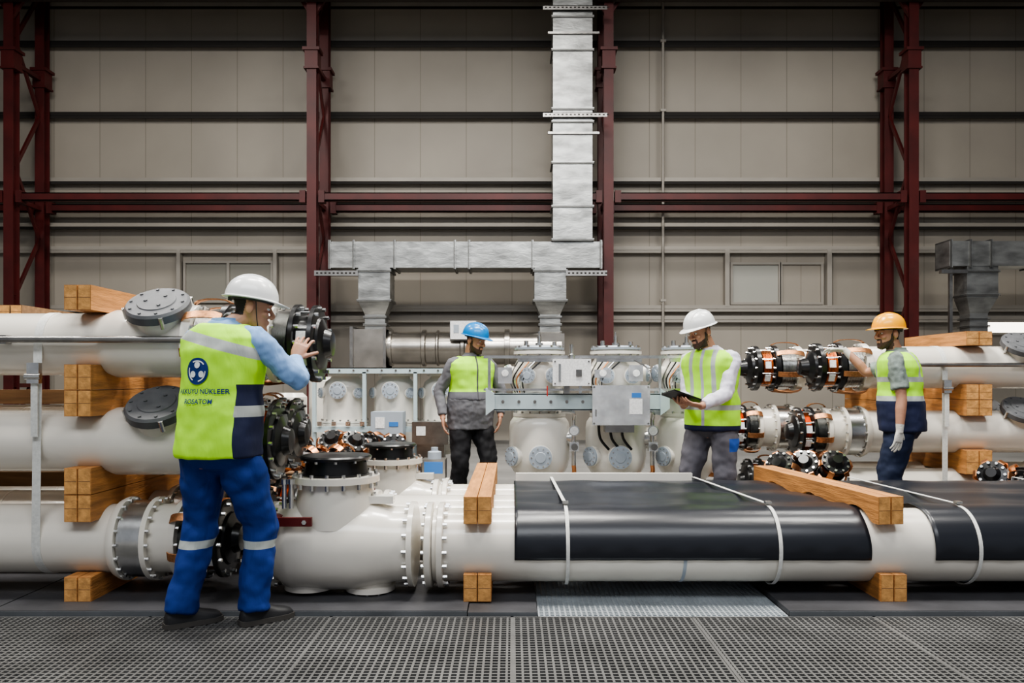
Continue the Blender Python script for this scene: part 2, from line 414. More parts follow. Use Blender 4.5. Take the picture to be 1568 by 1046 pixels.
def timber(x0,x1,y0,y1,z0,z1,top=(),bot=(),layers=1,name='timber_dunnage',m=WOOD):
    b=MB(); ys=np.linspace(y0,y1,61) if (top or bot) else np.array([y0,y1])
    def tz(y,zz):
        for yc,zc,r in top:
            if abs(y-yc)<r: zz=min(zz,zc-math.sqrt(r*r-(y-yc)**2)-.002)
        return zz
    def bz(y,zz):
        for yc,zc,r in bot:
            if abs(y-yc)<r: zz=max(zz,zc+math.sqrt(r*r-(y-yc)**2)+.002)
        return zz
    H=(z1-z0)/layers
    for l in range(layers):
        a=z0+l*H+(.004 if l else 0); c=z0+(l+1)*H
        for xa,xb in ((x0,(x0+x1)/2-.0025),((x0+x1)/2+.0025,x1)):
            rings=[]
            for y in ys:
                t=c if l<layers-1 else tz(y,c); q=a if l>0 else bz(y,a)
                rings.append([V((xa,y,q)),V((xb,y,q)),V((xb,y,max(t,q+.004))),V((xa,y,max(t,q+.004)))])
            b.loft(rings,m)
            y=ys[0]-.0015; q=bz(ys[0],a) if l==0 else a
            b.add([(xa+.003,y,q+.003),(xb-.003,y,q+.003),(xb-.003,y,c-.003),(xa+.003,y,c-.003)],[(0,1,2,3)],WOODEND)
            zm=(a+c)/2; b.box(xa+.004,xb-.004,y-.001,y,zm-.0015,zm+.0015,WOODDK)
    return b.obj(name,angle=30)
rows=(4.85,5.45,6.05); R0=.205; R9=.1845
for xx in(-2.586,-4.3):
    x0,x1=xx,xx+.155
    timber(x0,x1,4.6,6.3,.03,.17,top=[(y,ZL[0],R0) for y in rows])
    timber(x0,x1,4.6,6.3,.49,.80,bot=[(y,ZL[0],R0) for y in rows],top=[(y,ZL[1],R9) for y in rows],layers=2)
    timber(x0,x1,4.6,6.3,1.10,1.40,bot=[(y,ZL[1],R9) for y in rows],top=[(y,ZL[2],R9) for y in rows],layers=2)
    timber(x0,x1,4.6,5.5,1.716,1.86)
timber(-3.35,-3.2,5.2,6.6,1.716,1.80,m=WOODDK)
b=MB(); b.bar((-5.2,5.75,1.19),(-2.8,5.75,1.19),.1,.1,WOODDK); b.bar((-5.2,5.75,.6),(-2.8,5.75,.6),.1,.1,WOODDK); b.obj('timber_batten')
rr=(7.6,8.22)
for xx in(4.19,6.2):
    timber(xx,xx+.24,7.35,8.5,.0,.10,top=[(y,ZR[0],.2) for y in rr])
    timber(xx,xx+.24,7.35,8.5,.44,.66,bot=[(y,ZR[0],.2) for y in rr],top=[(y,ZR[1],.2) for y in rr])
    timber(xx,xx+.24,7.35,8.5,.98,1.27,bot=[(y,ZR[1],.2) for y in rr],top=[(y,ZR[2],.2) for y in rr],layers=2)
    timber(xx,xx+.24,7.35,8.5,1.632,1.76)
timber(3.55,3.75,7.35,8.5,.98,1.24,bot=[(y,ZR[1],.2) for y in rr],top=[(y,ZR[2],.2) for y in rr],layers=2)

b=MB(); b.lathe((-5.2,4.615,1.545),(1,0,0),[(0,.02),(3.3,.02)],DSTEEL,12)
for x in(-4.5,-2.95): b.box(x-.02,x+.02,4.61,4.68,1.52,1.57,DSTEEL)
b.obj('earthing_rod')
b=MB(); b.lathe((3.3,7.36,1.45),(1,0,0),[(0,.02),(5.2,.02)],DSTEEL,12)
for x in(4.0,6.5): b.box(x-.02,x+.02,7.36,7.42,1.43,1.47,DSTEEL)
b.obj('earthing_rod')
def arc(yc,zc,r,a0,a1,n=14): return [(0,yc+r*math.cos(a),zc+r*math.sin(a)) for a in [math.radians(a0+(a1-a0)*i/n) for i in range(n+1)]]
def strap(x,rowy,zt,zb,r,rb,w=.05):
    b=MB(); p=arc(rowy,zt,r+.004,60,180)+arc(rowy,zb,rb+.004,180,290)
    b.ribbon(p,x,w,.004,STRAPM)
    y=rowy-r-.02
    b.box(x-.035,x+.035,y-.035,y,zt-.24,zt-.12,STEEL); b.lathe((x-.045,y-.03,zt-.2),(1,0,0),[(0,.018),(.09,.018)],STEEL,12)
    b.box(x-.02,x+.02,y-.02,y-.012,zt-.55,zt-.24,STRAPM)
    b.obj('ratchet_strap')
strap(-2.775,4.85,1.53,.35,.1845,.205); strap(4.02,7.6,1.43,.27,.2,.2); strap(-4.0,4.85,1.53,.35,.1845,.205)

# ------------------------------------------------------------------ front row pipes + component
FR=(4.85,5.41,5.97); RF=.22; ZF=.31
for j,y in enumerate(FR):
    b=MB(); xs=(-.53,-.95,-.6)[j]
    b.lathe((xs+.06,y,ZF),(1,0,0),[(0,RF*.995),(6.2-xs,RF*.995)],WHITE,56)
    for q in (-.56,-.49):
        b.lathe((xs+.6+q-.02,y,ZF),(1,0,0),[(-.006,RF+.025),(0,RF+.035),(.03,RF+.035),(.036,RF+.025)],WHITE,48)
    b.bolts((xs+.13,y,ZF),(1,0,0),RF+.018,18,.012,.02,STEEL); b.bolts((xs+.02,y,ZF),(-1,0,0),RF+.018,18,.012,.02,STEEL)
    for x in(1.0,2.72,4.2): b.lathe((x,y,ZF),(1,0,0),[(0,RF+.001),(.02,RF+.001)],PORT,48)
    b.obj('busbar_pipe')
def tjunction(X,Y,Z):
    b=MB()
    b.lathe((X-.40,Y,Z),(1,0,0),[(0,.255),(.03,.255),(.035,.215),(.06,.22),(.10,.255),(.15,.272),(.52,.272),(.60,.262),(.68,.24),(.74,.225),(.83,.222),(.835,.255),(.865,.255)],WHITE,56)
    b.bolts((X-.37,Y,Z),(1,0,0),.24,16,.012,.022,STEEL); b.bolts((X+.43,Y,Z),(-1,0,0),.24,16,.012,.022,STEEL)
    b.lathe((X-.42,Y,Z),(1,0,0),[(0,.2),(.03,.2)],BLACK,40)
    b.lathe((X-.02,Y,Z+.12),(0,0,1),[(0,.25),(.10,.245),(.16,.235),(.22,.225),(.26,.225),(.262,.262),(.30,.262)],WHITE,56)
    b.bolts((X-.02,Y,Z+.42),(0,0,1),.243,16,.012,.022,STEEL); b.bolts((X-.02,Y,Z+.38),(0,0,-1),.243,16,.012,.03,STEEL)
    b.lathe((X-.02,Y,Z+.42),(0,0,1),[(0,.2),(.01,.2),(.012,.19),(.09,.18),(.095,.21),(.11,.215),(.12,.205),(.121,.05),(.125,.001)],BLACK,48)
    b.bolts((X-.02,Y,Z+.51),(0,0,1),.19,10,.01,.02,STEEL,.2)
    b.lathe((X+.19,Y,Z-.24),(0,0,-1),[(-.1,.13),(0,.13),(.005,.148),(.035,.148),(.036,.11),(.045,.11)],WHITE,40); b.bolts((X+.19,Y,Z-.275),(0,0,-1),.13,12,.009,.012,STEEL)
    b.lathe((X-.18,Y,Z-.235),(0,0,-1),[(-.1,.15),(0,.15),(.03,.15)],WHITE,40)
    b.box(X+.18,X+.34,Y-.09,Y-.0,Z+.255,Z+.30,WHITE2); b.bolts((X+.22,Y-.05,Z+.3),(0,0,1),.0,1,.014,.02,STEEL)
    b.box(X-.40,X-.10,Y-.285,Y-.26,Z+.155,Z+.205,MAROON2); b.bolts((X-.14,Y-.285,Z+.18),(0,-1,0),.0,1,.014,.012,STEEL); b.box(X-.36,X-.30,Y-.27,Y-.1,Z+.155,Z+.2,MAROON2)
    for dx in(-.27,-.23): b.lathe((X+dx,Y-.23,Z+.25),(0,0,1),[(0,.014),(.14,.014),(.141,.022),(.17,.022)],STEEL,10)
    return b.obj('gas_insulated_junction_housing')
tjunction(-1.05,4.85,.315); tjunction(-.98,6.55,.25)
def film(x0,x1,skew,nx):
    prof=[]
    for a in np.linspace(192,92,22): prof.append((FR[0]+(RF+.006)*math.cos(math.radians(a)),ZF+(RF+.006)*math.sin(math.radians(a))))
    prof[-1]=(FR[0],ZF+RF+.007)
    for y in np.linspace(4.9,6.2,40):
        d=min(abs(y-q) for q in FR)
        sag=-.022*(1-math.cos(min(d,.28)/.28*math.pi))*.5
        prof.append((y,ZF+RF+.008+sag))
    prof+= [(6.22,ZF+.16),(6.23,ZF+.05)]
    b=MB(); vs=[];n=len(prof)
    for i in range(nx+1):
        for k,(y,z) in enumerate(prof):
            f=k/n
            x=x0+(x1-x0)*i/nx + (skew*max(0,(y-4.9)/1.3)+.03*math.sin(y*9))*(i/nx)
            top=max(0,min(1,(k-20)/4))
            dz=top*(.004*math.sin(x*5.3+y*8)+.003*math.sin(x*13-y*5)+.003*math.sin(y*23+x*3))+.006*top
            dy=0 if k>3 else .002*math.sin(x*30)
            vs.append((x,y+dy,z+dz))
    fs=[(i*n+k,(i+1)*n+k,(i+1)*n+k+1,i*n+k+1) for i in range(nx) for k in range(n-1)]
    b.add(vs,fs,FILM); o=b.obj('black_protective_film',angle=80)
    s=o.modifiers.new('th','SOLIDIFY'); s.thickness=.003; s.offset=1
    return o
film(.015,2.11,-.25,90); film(2.46,5.6,.1,100)
for x,sk in((.325,-.02),(1.56,-.15),(2.72,-.1),(3.9,0)):
    b=MB(); p=arc(FR[0],ZF,RF+.012,300,92,26)+[(sk*t,FR[0]+1.35*t,ZF+RF+.024) for t in np.linspace(.02,1,10)]+[(sk,6.235,ZF+.1)]
    b.ribbon(p,x,.021,.004,STRAPM)
    b.box(x-.018,x+.018,4.84,4.88,ZF+RF+.028,ZF+RF+.042,STEEL)
    b.obj('cargo_strap')
b=MB(); b.box(.03,1.42,6.27,6.33,0,.575,WHITE2); b.obj('foam_protection_board')
timber(-.28,-.12,4.6,6.5,.478,.635,bot=[(y,ZF,RF) for y in FR])
o=timber(2.01,2.165,4.6,6.3,.475,.635,bot=[(y,ZF,RF+.02) for y in FR]); o.rotation_euler[2]=math.radians(7)
timber(-.28,-.12,4.6,6.25,.03,.185,top=[(y,ZF,RF) for y in FR])
timber(2.13,2.28,4.6,6.25,.03,.185,top=[(y,ZF,RF) for y in FR])
timber(4.3,4.45,4.6,6.25,.03,.185,top=[(y,ZF,RF) for y in FR])

# ------------------------------------------------------------------ vertical switchgear
def port(b,p,n,r,L=.08,m=WHITE2):
    p=V(p);n=V(n).normalized()
    b.lathe(p,n,[(0,r*.85),(L,r*.85),(L+.001,r*1.08),(L+.02,r*1.08)],m,28)
    b.lathe(p+n*(L+.02),n,[(0,r),(.018,r),(.02,r*.5),(.026,r*.45),(.027,.001)],PORT,28)
    b.bolts(p+n*(L+.038),n,r*.8,10,r*.07,.01,STEEL)
def gis(X,Y):
    b=MB()
    b.lathe((X,Y,.36),(0,0,1),[(0,.17),(.05,.17),(.09,.22),(.16,.262),(.24,.275),(.52,.275),(.57,.266),(.62,.232),(.64,.20),(.70,.185)],WHITE2,48)
    b.lathe((X,Y,.3),(0,0,1),[(0,.21),(.06,.21)],WHITE2,40); b.bolts((X,Y,.36),(0,0,1),.19,12,.012,.02,STEEL)
    for sx in(-1,1):
        for sy in(-1,1): b.bar((X+sx*.16,Y+sy*.16,0),(X+sx*.16,Y+sy*.16,.31),.05,.05,DSTEEL)
    b.lathe((X,Y,.98),(0,0,1),[(0,.24),(.03,.24),(.031,.2),(.2,.2),(.205,.24),(.235,.24)],WHITE2,40)
    b.bolts((X,Y,1.01),(0,0,1),.222,16,.012,.02,STEEL)
    port(b,(X-.0,Y-.2,.63),(0,-1,0),.10,.09); port(b,(X-.16,Y-.14,.63),(-.8,-.6,0),.085,.09); port(b,(X+.22,Y,.78),(1,-.2,0),.09,.06)
    b.lathe((X+.2,Y-.05,.78),(1,-.3,0),[(0,.07),(.09,.07),(.091,.085),(.11,.085)],STEEL,20)
    b.lathe((X,Y,1.21),(0,0,1),[(0,.2),(.04,.225),(.09,.235),(.20,.235),(.26,.215),(.30,.19),(.33,.185),(.335,.235),(.36,.235),(.365,.2),(.38,.2)],WHITE2,40)
    b.lathe((X,Y,1.585),(0,0,1),[(0,.225),(.018,.228),(.02,.17),(.035,.16),(.036,.001)],PORT,36)
    b.bolts((X,Y,1.60),(0,0,1),.208,12,.014,.022,STEEL); b.bolts((X,Y,1.54),(0,0,-1),.215,12,.012,.03,STEEL)
    port(b,(X-.10,Y-.19,1.35),(-.2,-1,0),.07,.06); port(b,(X+.10,Y-.19,1.35),(.2,-1,0),.07,.06); port(b,(X-.21,Y-.05,1.37),(-1,-.3,0),.075,.06); port(b,(X+.21,Y-.03,1.37),(1,-.3,0),.075,.05)
    b.box(X-.2,X+.2,Y-.25,Y-.22,1.47,1.52,STEEL)
    b.lathe((X,Y,1.62),(0,0,1),[(0,.035),(.03,.035),(.031,.018),(.09,.018),(.091,.008),(.13,.008)],STEEL,12)
    b.lathe((X-.12,Y,1.60),(0,0,1),[(0,.02),(.07,.02)],STEEL,12); b.lathe((X+.14,Y+.02,1.60),(0,0,1),[(0,.02),(.06,.02)],STEEL,12)
    for q in range(5):
        b.tube([(X-.22+q*.02,Y-.2,1.2),(X-.27+q*.03,Y-.28,1.32),(X-.2+q*.05,Y-.26,1.47)],[.007]*3,(DSTEEL,BLACK,COPPER,STEEL,BLACK)[q],6,4)
    b.tube([(X+.2,Y-.22,1.22),(X+.27,Y-.3,1.3),(X+.24,Y-.26,1.42),(X+.1,Y-.24,1.5)],[.008]*4,DSTEEL,6,4)
    b.lathe((X+.3,Y-.2,.55),(0,0,1),[(0,.02),(.42,.02)],STEEL,12); b.tube([(X+.3,Y-.2,.95),(X+.3,Y-.22,1.02),(X+.2,Y-.2,1.03)],[.018]*3,STEEL,10)
    b.lathe((X+.3,Y-.22,.86),(0,-1,0),[(0,.045),(.03,.048),(.031,.04)],STEEL,20); b.lathe((X+.3,Y-.251,.86),(0,-1,0),[(0,.038),(.001,.038)],LABEL,20)
    b.box(X+.26,X+.34,Y-.26,Y-.18,.68,.76,BOXM); b.lathe((X+.3,Y-.26,.72),(0,-1,0),[(0,.014),(.04,.014),(.041,.03),(.05,.03)],DSTEEL,14)
    b.tube([(X+.3,Y-.2,.55),(X+.3,Y-.2,.48),(X+.24,Y-.16,.46),(X+.12,Y-.1,.46)],[.02]*4,COPPER,10)
    return b.obj('gas_insulated_switchgear_pole')
for X in(.25,.95,1.60): gis(X,7.3)
def tank(X,Y):
    b=MB()
    b.lathe((X,Y,.45),(0,0,1),[(0,.2),(.04,.2),(.06,.235),(.12,.25),(.7,.255),(.78,.25),(.84,.225),(.88,.17),(.90,.16),(.905,.2),(.93,.2)],WHITE2,44)
    b.lathe((X,Y,.78),(0,0,1),[(0,.275),(.025,.275)],WHITE2,44); b.lathe((X,Y,.81),(0,0,1),[(0,.275),(.025,.275)],WHITE2,44)
    b.bolts((X,Y,.835),(0,0,1),.262,18,.012,.02,STEEL)
    port(b,(X-.02,Y-.22,1.19),(0,-1,0),.095,.06); port(b,(X+.17,Y-.17,1.16),(.6,-1,0),.06,.04); port(b,(X-.2,Y-.1,1.16),(-1,-.6,0),.06,.04)
    for sx in(-1,1):
        for sy in(-1,1): b.bar((X+sx*.15,Y+sy*.15,0),(X+sx*.15,Y+sy*.15,.46),.05,.05,DSTEEL)
    b.obj('gas_insulated_tank')
for X in(-1.97,-1.37,-.80): tank(X,9.4)
b=MB(); b.lathe((-2.75,9.9,.5),(0,0,1),[(0,.2),(.6,.2),(.65,.15)],WHITE2); b.lathe((-2.4,10.3,.5),(0,0,1),[(0,.22),(.8,.22),(.85,.15)],WHITE2); b.box(-3,-2.1,9.7,10.5,0,.5,DSTEEL); b.obj('gas_insulated_tank')
b=MB(); y=6.98
b.box(-.16,1.36,y,y+.012,1.045,1.19,PBLUE); b.box(-.16,1.36,y,y+.07,1.18,1.192,PBLUE); b.box(-.16,1.36,y,y+.07,1.043,1.055,PBLUE)
for x in(-.2,1.33):
    b.add([(x-.03,y-.01,1.0),(x+.05,y-.01,1.06),(x+.05,y-.01,1.18),(x-.03,y-.01,1.24),(x-.03,y+.3,1.0),(x+.05,y+.3,1.06),(x+.05,y+.3,1.18),(x-.03,y+.3,1.24)],[(0,1,2,3),(4,5,6,7),(0,1,5,4),(3,2,6,7),(0,3,7,4),(1,2,6,5)],PBLUE)
for x in np.arange(-.08,1.35,.14): b.lathe((x,y-.001,1.12),(0,-1,0),[(0,.014),(.006,.014)],DSTEEL,12)
for X in (.25,.95): b.box(X-.05,X+.05,y+.013,7.1,1.06,1.175,PBLUE)
b.box(-.25,1.75,y+.02,y+.05,1.50,1.525,STEEL); b.box(-.25,1.75,y+.02,y+.05,1.215,1.235,STEEL)
for x in(-.2,.6,1.3): b.bar((x,y+.03,1.19),(x,y+.03,1.51),.025,.025,STEEL)
b.box(.72,.86,y-.06,y-.0,1.33,1.40,BOXM); b.box(1.02,1.14,y-.05,y,1.3,1.44,BOXM); b.box(-.12,-.0,y-.06,y,1.28,1.42,BOXM)
for x in(.79,1.08,-.06): b.lathe((x,y-.06,1.37),(0,-1,0),[(0,.03),(.012,.03),(.013,.02)],LABEL,16)
b.obj('drive_support_frame')
b=MB(); b.box(.70,1.16,6.80,6.97,.94,1.25,BOXM); b.box(.685,1.175,6.785,6.80,.925,1.265,BOXM); b.box(1.0,1.11,6.78,6.784,1.02,1.15,LABEL); b.box(1.02,1.1,6.779,6.783,1.16,1.2,BLUEP); b.box(.71,.72,6.775,6.785,1.0,1.06,DSTEEL); b.box(.8,1.05,6.84,6.98,.86,.94,DSTEEL)
for x in(.70,1.16):
    for z in(.94,1.25): b.bolts((x,6.785,z),(0,-1,0),0,1,.009,.006,DSTEEL)
for x in(.75,.85,.95): b.tube([(x,6.9,.93),(x+.02,6.95,.8),(x+.1,7.0,.7)],[.012]*3,BLACK,8,4)
b.obj('control_cabinet')
b=MB(); b.box(.36,.67,6.86,7.06,1.27,1.48,BOXM); b.box(.35,.68,6.85,6.86,1.26,1.49,LABEL); b.box(.40,.42,6.84,6.85,1.3,1.45,STEEL); b.box(.3,.31,6.88,6.89,1.17,1.26,REDP); b.box(.45,.5,6.9,7.0,1.19,1.27,DSTEEL); b.lathe((.52,6.95,1.48),(0,0,1),[(0,.03),(.05,.03),(.06,.015),(.14,.015)],STEEL,12)
for x in(.37,.66):
    for z in(1.28,1.47): b.bolts((x,6.85,z),(0,-1,0),0,1,.008,.006,DSTEEL)
b.box(.55,.6,6.84,6.85,1.34,1.4,DSTEEL)
b.obj('drive_mechanism_box')
b=MB(); b.box(-2.3,-.55,9.05,9.1,1.385,1.45,PBLUE); b.box(-2.3,-.55,9.05,9.6,1.44,1.45,PBLUE); b.box(-2.25,-.6,9.02,9.12,.72,.78,PBLUE)
for x in(-2.25,-1.68,-1.1,-.62): b.box(x-.02,x+.02,9.05,9.1,0,1.40,PBLUE)
for x in np.arange(-2.2,-.6,.16): b.box(x,x+.05,9.0,9.05,.79,.84,STEEL); b.bolts((x+.08,9.05,1.42),(0,-1,0),0,1,.012,.01,DSTEEL)
b.obj('drive_support_frame')
b=MB(); b.box(-1.55,-1.2,8.75,9.0,.66,.96,PORT); b.box(-1.5,-1.4,8.745,8.75,.78,.9,LABEL); b.box(-1.35,-1.25,8.745,8.75,.8,.85,BLUEP); b.box(-1.5,-1.25,8.8,9.0,0,.66,DSTEEL); b.obj('control_cabinet')
b=MB(); b.box(-1.1,-.7,8.75,9.0,.6,.85,DSTEEL); b.box(-1.05,-.75,8.8,9.0,0,.6,DSTEEL); b.box(-1.05,-.95,8.745,8.75,.7,.8,LABEL); b.obj('control_cabinet')

def crate(x0,x1,y0,y1,h):
    b=MB()
    for x in np.linspace(x0,x1-.1,3): b.box(x,x+.1,y0,y1,0,.1,WOODDK)
    n=int(h/.13)
    for i in range(n):
        z=.1+i*.13; b.box(x0,x1,y0,y0+.02,z,z+.11,WOODDK); b.box(x0,x1,y1-.02,y1,z,z+.11,WOODDK); b.box(x0,x0+.02,y0,y1,z,z+.11,WOODDK); b.box(x1-.02,x1,y0,y1,z,z+.11,WOODDK)
    b.box(x0,x1,y0,y1,.1+n*.13-.02,.1+n*.13,WOODDK); b.obj('wooden_crate'); return .1+n*.13
def fitting(x,y,z,r,ax):
    b=MB(); ax,u,w=frame(ax)
    p=V((x,y,z))
    b.lathe(p,ax,[(0,r*.8),(.02,r),(.05,r),(.055,r*.7),(.12,r*.65),(.121,r),(.15,r),(.155,r*.6),(.2,r*.35)],BLACK,28)
    b.lathe(p,ax,[(.056,r*.8),(.119,r*.8)],COPPER,28)
    b.bolts(p+ax*.15,ax,r*.85,10,.012,.02,STEEL); b.bolts(p,-ax,r*.85,10,.012,.02,STEEL)
    for i in range(6):
        a=2*math.pi*i/6; e=u*math.cos(a)+w*math.sin(a); t=ax.cross(e)
        b.strip([p+e*r,p+e*(r+.025)+ax*.03,p+e*(r+.03)+ax*.08,p+e*(r+.025)+ax*.12,p+e*r+ax*.15],t,[e]*5,.05,.007,COPPER)
    b.lathe(p-ax*.03,ax,[(0,r*.6),(.03,r*.6)],COPPER,24)
    b.box(p.x-.03,p.x+.03,p.y-r-.012,p.y-r-.002,p.z,p.z+.06,LABEL)
    b.obj('copper_contact_flange')
h=crate(-2.5,-.95,7.3,8.2,.42)
for i in range(7): fitting(-2.35+i*.21,7.45+.25*(i%2),h+.15,.12,(.5*math.sin(i*2.1),-.6,.5+.3*math.cos(i*1.7)))
h=crate(-2.3,-1.35,6.75,7.2,.42)
for i in range(4): fitting(-2.2+i*.22,6.95,h+.14,.11,(.6,-.5,.3*math.sin(i*2)))
h=crate(2.35,3.0,6.85,7.3,.3)
for i in range(3): fitting(2.42+i*.2,7.05+.06*(i%2),h+.14,.12,(-.6+.3*i,-.6,.5))
h=crate(3.9,5.4,6.4,7.1,.3)
for i in range(6): fitting(4.0+i*.24,6.6,h+.13,.11,(-.5,-.6,.3*math.cos(i*2)))
b=MB(); b.box(-.78,-.58,6.9,7.1,0,.62,DSTEEL); b.box(-.76,-.6,6.89,6.9,.5,.6,BLUEP); b.lathe((-.68,7.0,.62),(0,0,1),[(0,.06),(.06,.06),(.07,.03),(.1,.03)],PORT,16); b.obj('gas_valve_cabinet')

# ------------------------------------------------------------------ people
TORSO=[(.80,.12,.095),(.86,.16,.12),(.93,.175,.128),(1.0,.168,.122),(1.08,.16,.118),(1.18,.165,.122),(1.28,.18,.13),(1.36,.19,.13),(1.42,.187,.115),(1.455,.155,.095),(1.485,.10,.078),(1.51,.062,.064)]
def remesh(mb,vox,smooth=3,disp=0.,dscale=.12,name='m'):
    me=mb.mesh('tmp'); o=bpy.data.objects.new('tmp',me); COL.objects.link(o)
    r=o.modifiers.new('r','REMESH'); r.mode='VOXEL'; r.voxel_size=vox; r.use_smooth_shade=True
    s=o.modifiers.new('s','SMOOTH'); s.factor=.5; s.iterations=smooth
    if disp:
        t=bpy.data.textures.new('cl','CLOUDS'); t.noise_scale=dscale; t.noise_depth=1
        d=o.modifiers.new('d','DISPLACE'); d.texture=t; d.strength=disp; d.mid_level=.4; d.texture_coords='LOCAL'
    dg=bpy.context.evaluated_depsgraph_get(); dg.update()
    out=bpy.data.meshes.new_from_object(o.evaluated_get(dg)); out.name=name
    bpy.data.objects.remove(o)
    out.polygons.foreach_set('use_smooth',[True]*len(out.polygons))
    out.materials.clear()
    return out
def ik(a,t,l1,l2,pole):
    a=V(a);t=V(t);d=t-a;L=d.length
    if L>(l1+l2)*.995: d=d*((l1+l2)*.995/L); t=a+d; L=d.length
    x=(l1*l1-l2*l2+L*L)/(2*L); h=math.sqrt(max(l1*l1-x*x,1e-6))
    n=d.normalized(); p=V(pole); p=(p-n*p.dot(n)).normalized()
    return a+n*x+p*h, t
def child(me,name,par,mats):
    for m in mats: me.materials.append(m)
    o=bpy.data.objects.new(name,me); COL.objects.link(o); o.parent=par; return o
def human(P):
    emp=bpy.data.objects.new('construction_worker',None); COL.objects.link(emp)
    emp.location=P['loc']; emp.scale=(P['S'],)*3; emp.empty_display_size=.2
    F=V((P['F'][0],P['F'][1],0)).normalized(); R=V((F.y,-F.x,0))
    hipc=V((*P.get('hip',(0,0)),.93)); nk=V((*P.get('neck',(0,0)),1.50)); raise_=P.get('raise',0)
    fat=P.get('fat',0)
    def C(z):
        t=max(0,(z-.93)/.57); c=hipc.lerp(nk,t); return V((c.x,c.y,z+raise_*max(0,min(1,(z-1.1)/.3))))
    def torso(mb,g,z0,z1,m=SKIN,minw=0):
        rings=[]
        T=[t for t in TORSO if z0-1e-6<=t[0]<=z1+1e-6]
        for z,hw,hd in T:
            gg=g if z<1.46 else g*.8
            if minw and z<1.1: hw=max(hw,minw); hd=max(hd,minw*.74)
            c=C(z); fw=fat*math.exp(-((z-1.03)/.13)**2)
            r=[]
            for j in range(40):
                a=2*math.pi*j/40; ca,sa=math.cos(a),math.sin(a)
                e=.85
                x=math.copysign(abs(ca)**e,ca)*(hw+gg+fw*.4); y=math.copysign(abs(sa)**e,sa)*(hd+gg+(fw if sa>0 else 0))
                r.append(c+R*x+F*y)
            rings.append(r)
        mb.loft(rings,m)
    J={}
    for s,sg in(('R',1),('L',-1)):
        J['hip'+s]=C(.93)+R*sg*.095+V((0,0,-.02))
        an=P['ankle'+s]
        J['knee'+s],J['ank'+s]=ik(J['hip'+s],V((an[0],an[1],.09)),.43,.42,F*1+R*sg*.25)
        J['sh'+s]=C(1.415)+R*sg*.18
        J['el'+s],J['wr'+s]=ik(J['sh'+s],P['wrist'+s],.29,.26,P['pole'+s])
    hc=V(P['head']); HF=V((P['HF'][0],P['HF'][1],0)).normalized(); pit=math.radians(P['pitch'])
    fwd=(HF*math.cos(pit)-V((0,0,math.sin(pit)))).normalized(); hx=V((-HF.y,HF.x,0))
    up=hx.cross(-fwd)
    if up.z<0: hx=-hx; up=-up
    HM=Matrix.Translation(hc)@Matrix((( hx.x,-fwd.x,up.x,0),(hx.y,-fwd.y,up.y,0),(hx.z,-fwd.z,up.z,0),(0,0,0,1)))
    mb=MB(); torso(mb,0,.80,1.51)
    for s in 'RL':
        h,k,a=J['hip'+s],J['knee'+s],J['ank'+s]
        mb.tube([h+V((0,0,.04)),h.lerp(k,.5),k,k.lerp(a,.35),a,a-V((0,0,.05))],[.088,.078,.056,.056,.038,.036],SKIN,16)
        sh,e,w=J['sh'+s],J['el'+s],J['wr'+s]
        mb.tube([C(1.40).lerp(sh,.6),sh,sh.lerp(e,.5),e,e.lerp(w,.35),w,w+(w-e).normalized()*.02],[.05,.056,.048,.039,.041,.027,.026],SKIN,14)
        d,n=[V(q).normalized() for q in P['hand'+s][:2]]; curl=P['hand'+s][2]
        n=(n-d*n.dot(d)).normalized(); ws=d.cross(n)*(P['hand'+s][3])
        rings=[]
        for t,hw,th in((-.015,.026,.020),(.01,.03,.019),(.04,.040,.018),(.07,.043,.016),(.092,.040,.013)):
            rings.append([w+d*t+ws*hw*math.cos(a)+n*th*math.sin(a) for a in [2*math.pi*j/16 for j in range(16)]])
        mb.loft(rings,SKIN)
        for off,ln in((.033,.92),(.011,1.03),(-.011,.97),(-.032,.78)):
            p=w+d*.08+ws*off; pts=[p]; dd=(d+ws*off*4).normalized(); ang=curl*.6
            for q,sl in enumerate((.045,.028,.022)):
                dv=dd*math.cos(ang)+n*math.sin(ang); p=p+dv*sl*ln*(1.15 if q==0 else 1); pts.append(p); ang+=curl
            mb.tube(pts,[.0098,.009,.0082,.0068],SKIN,8,3)
        p=w+d*.02+ws*.022; pts=[p]; ang=.2
        for sl in(.04,.034,.026):
            dv=(d*.65+ws*.76).normalized()*math.cos(ang)+(n+d*.4).normalized()*math.sin(ang); p=p+dv*sl; pts.append(p); ang+=curl*.5
        mb.tube(pts,[.0145,.0125,.011,.009],SKIN,8,3)
    mb.tube([C(1.46),C(1.5)*.5+(HM@V((0,.02,-.11)))*.5,HM@V((0,.022,-.06)),HM@V((0,.02,0))],[.066,.058,.056,.055],SKIN,16)
    HS=[(-.118,.018,-.078,-.045),(-.108,.034,-.092,-.02),(-.09,.046,-.096,.01),(-.065,.056,-.093,.04),(-.04,.062,-.091,.065),(-.01,.068,-.086,.08),(.02,.073,-.088,.092),(.05,.075,-.092,.097),(.08,.07,-.082,.09),(.10,.056,-.06,.072),(.114,.034,-.03,.048)]
    rings=[]
    for z,hw,yf,yb in HS:
        rings.append([HM@V((hw*math.copysign(abs(math.cos(a))**.9,math.cos(a)),(yf+yb)/2+(yb-yf)/2*math.sin(a),z)) for a in [2*math.pi*j/28 for j in range(28)]])
    mb.loft(rings,SKIN)
    mb.tube([HM@V(p) for p in((0,-.084,.03),(0,-.098,.005),(0,-.113,-.02),(0,-.100,-.032))],[.008,.0095,.0135,.010],SKIN,10)
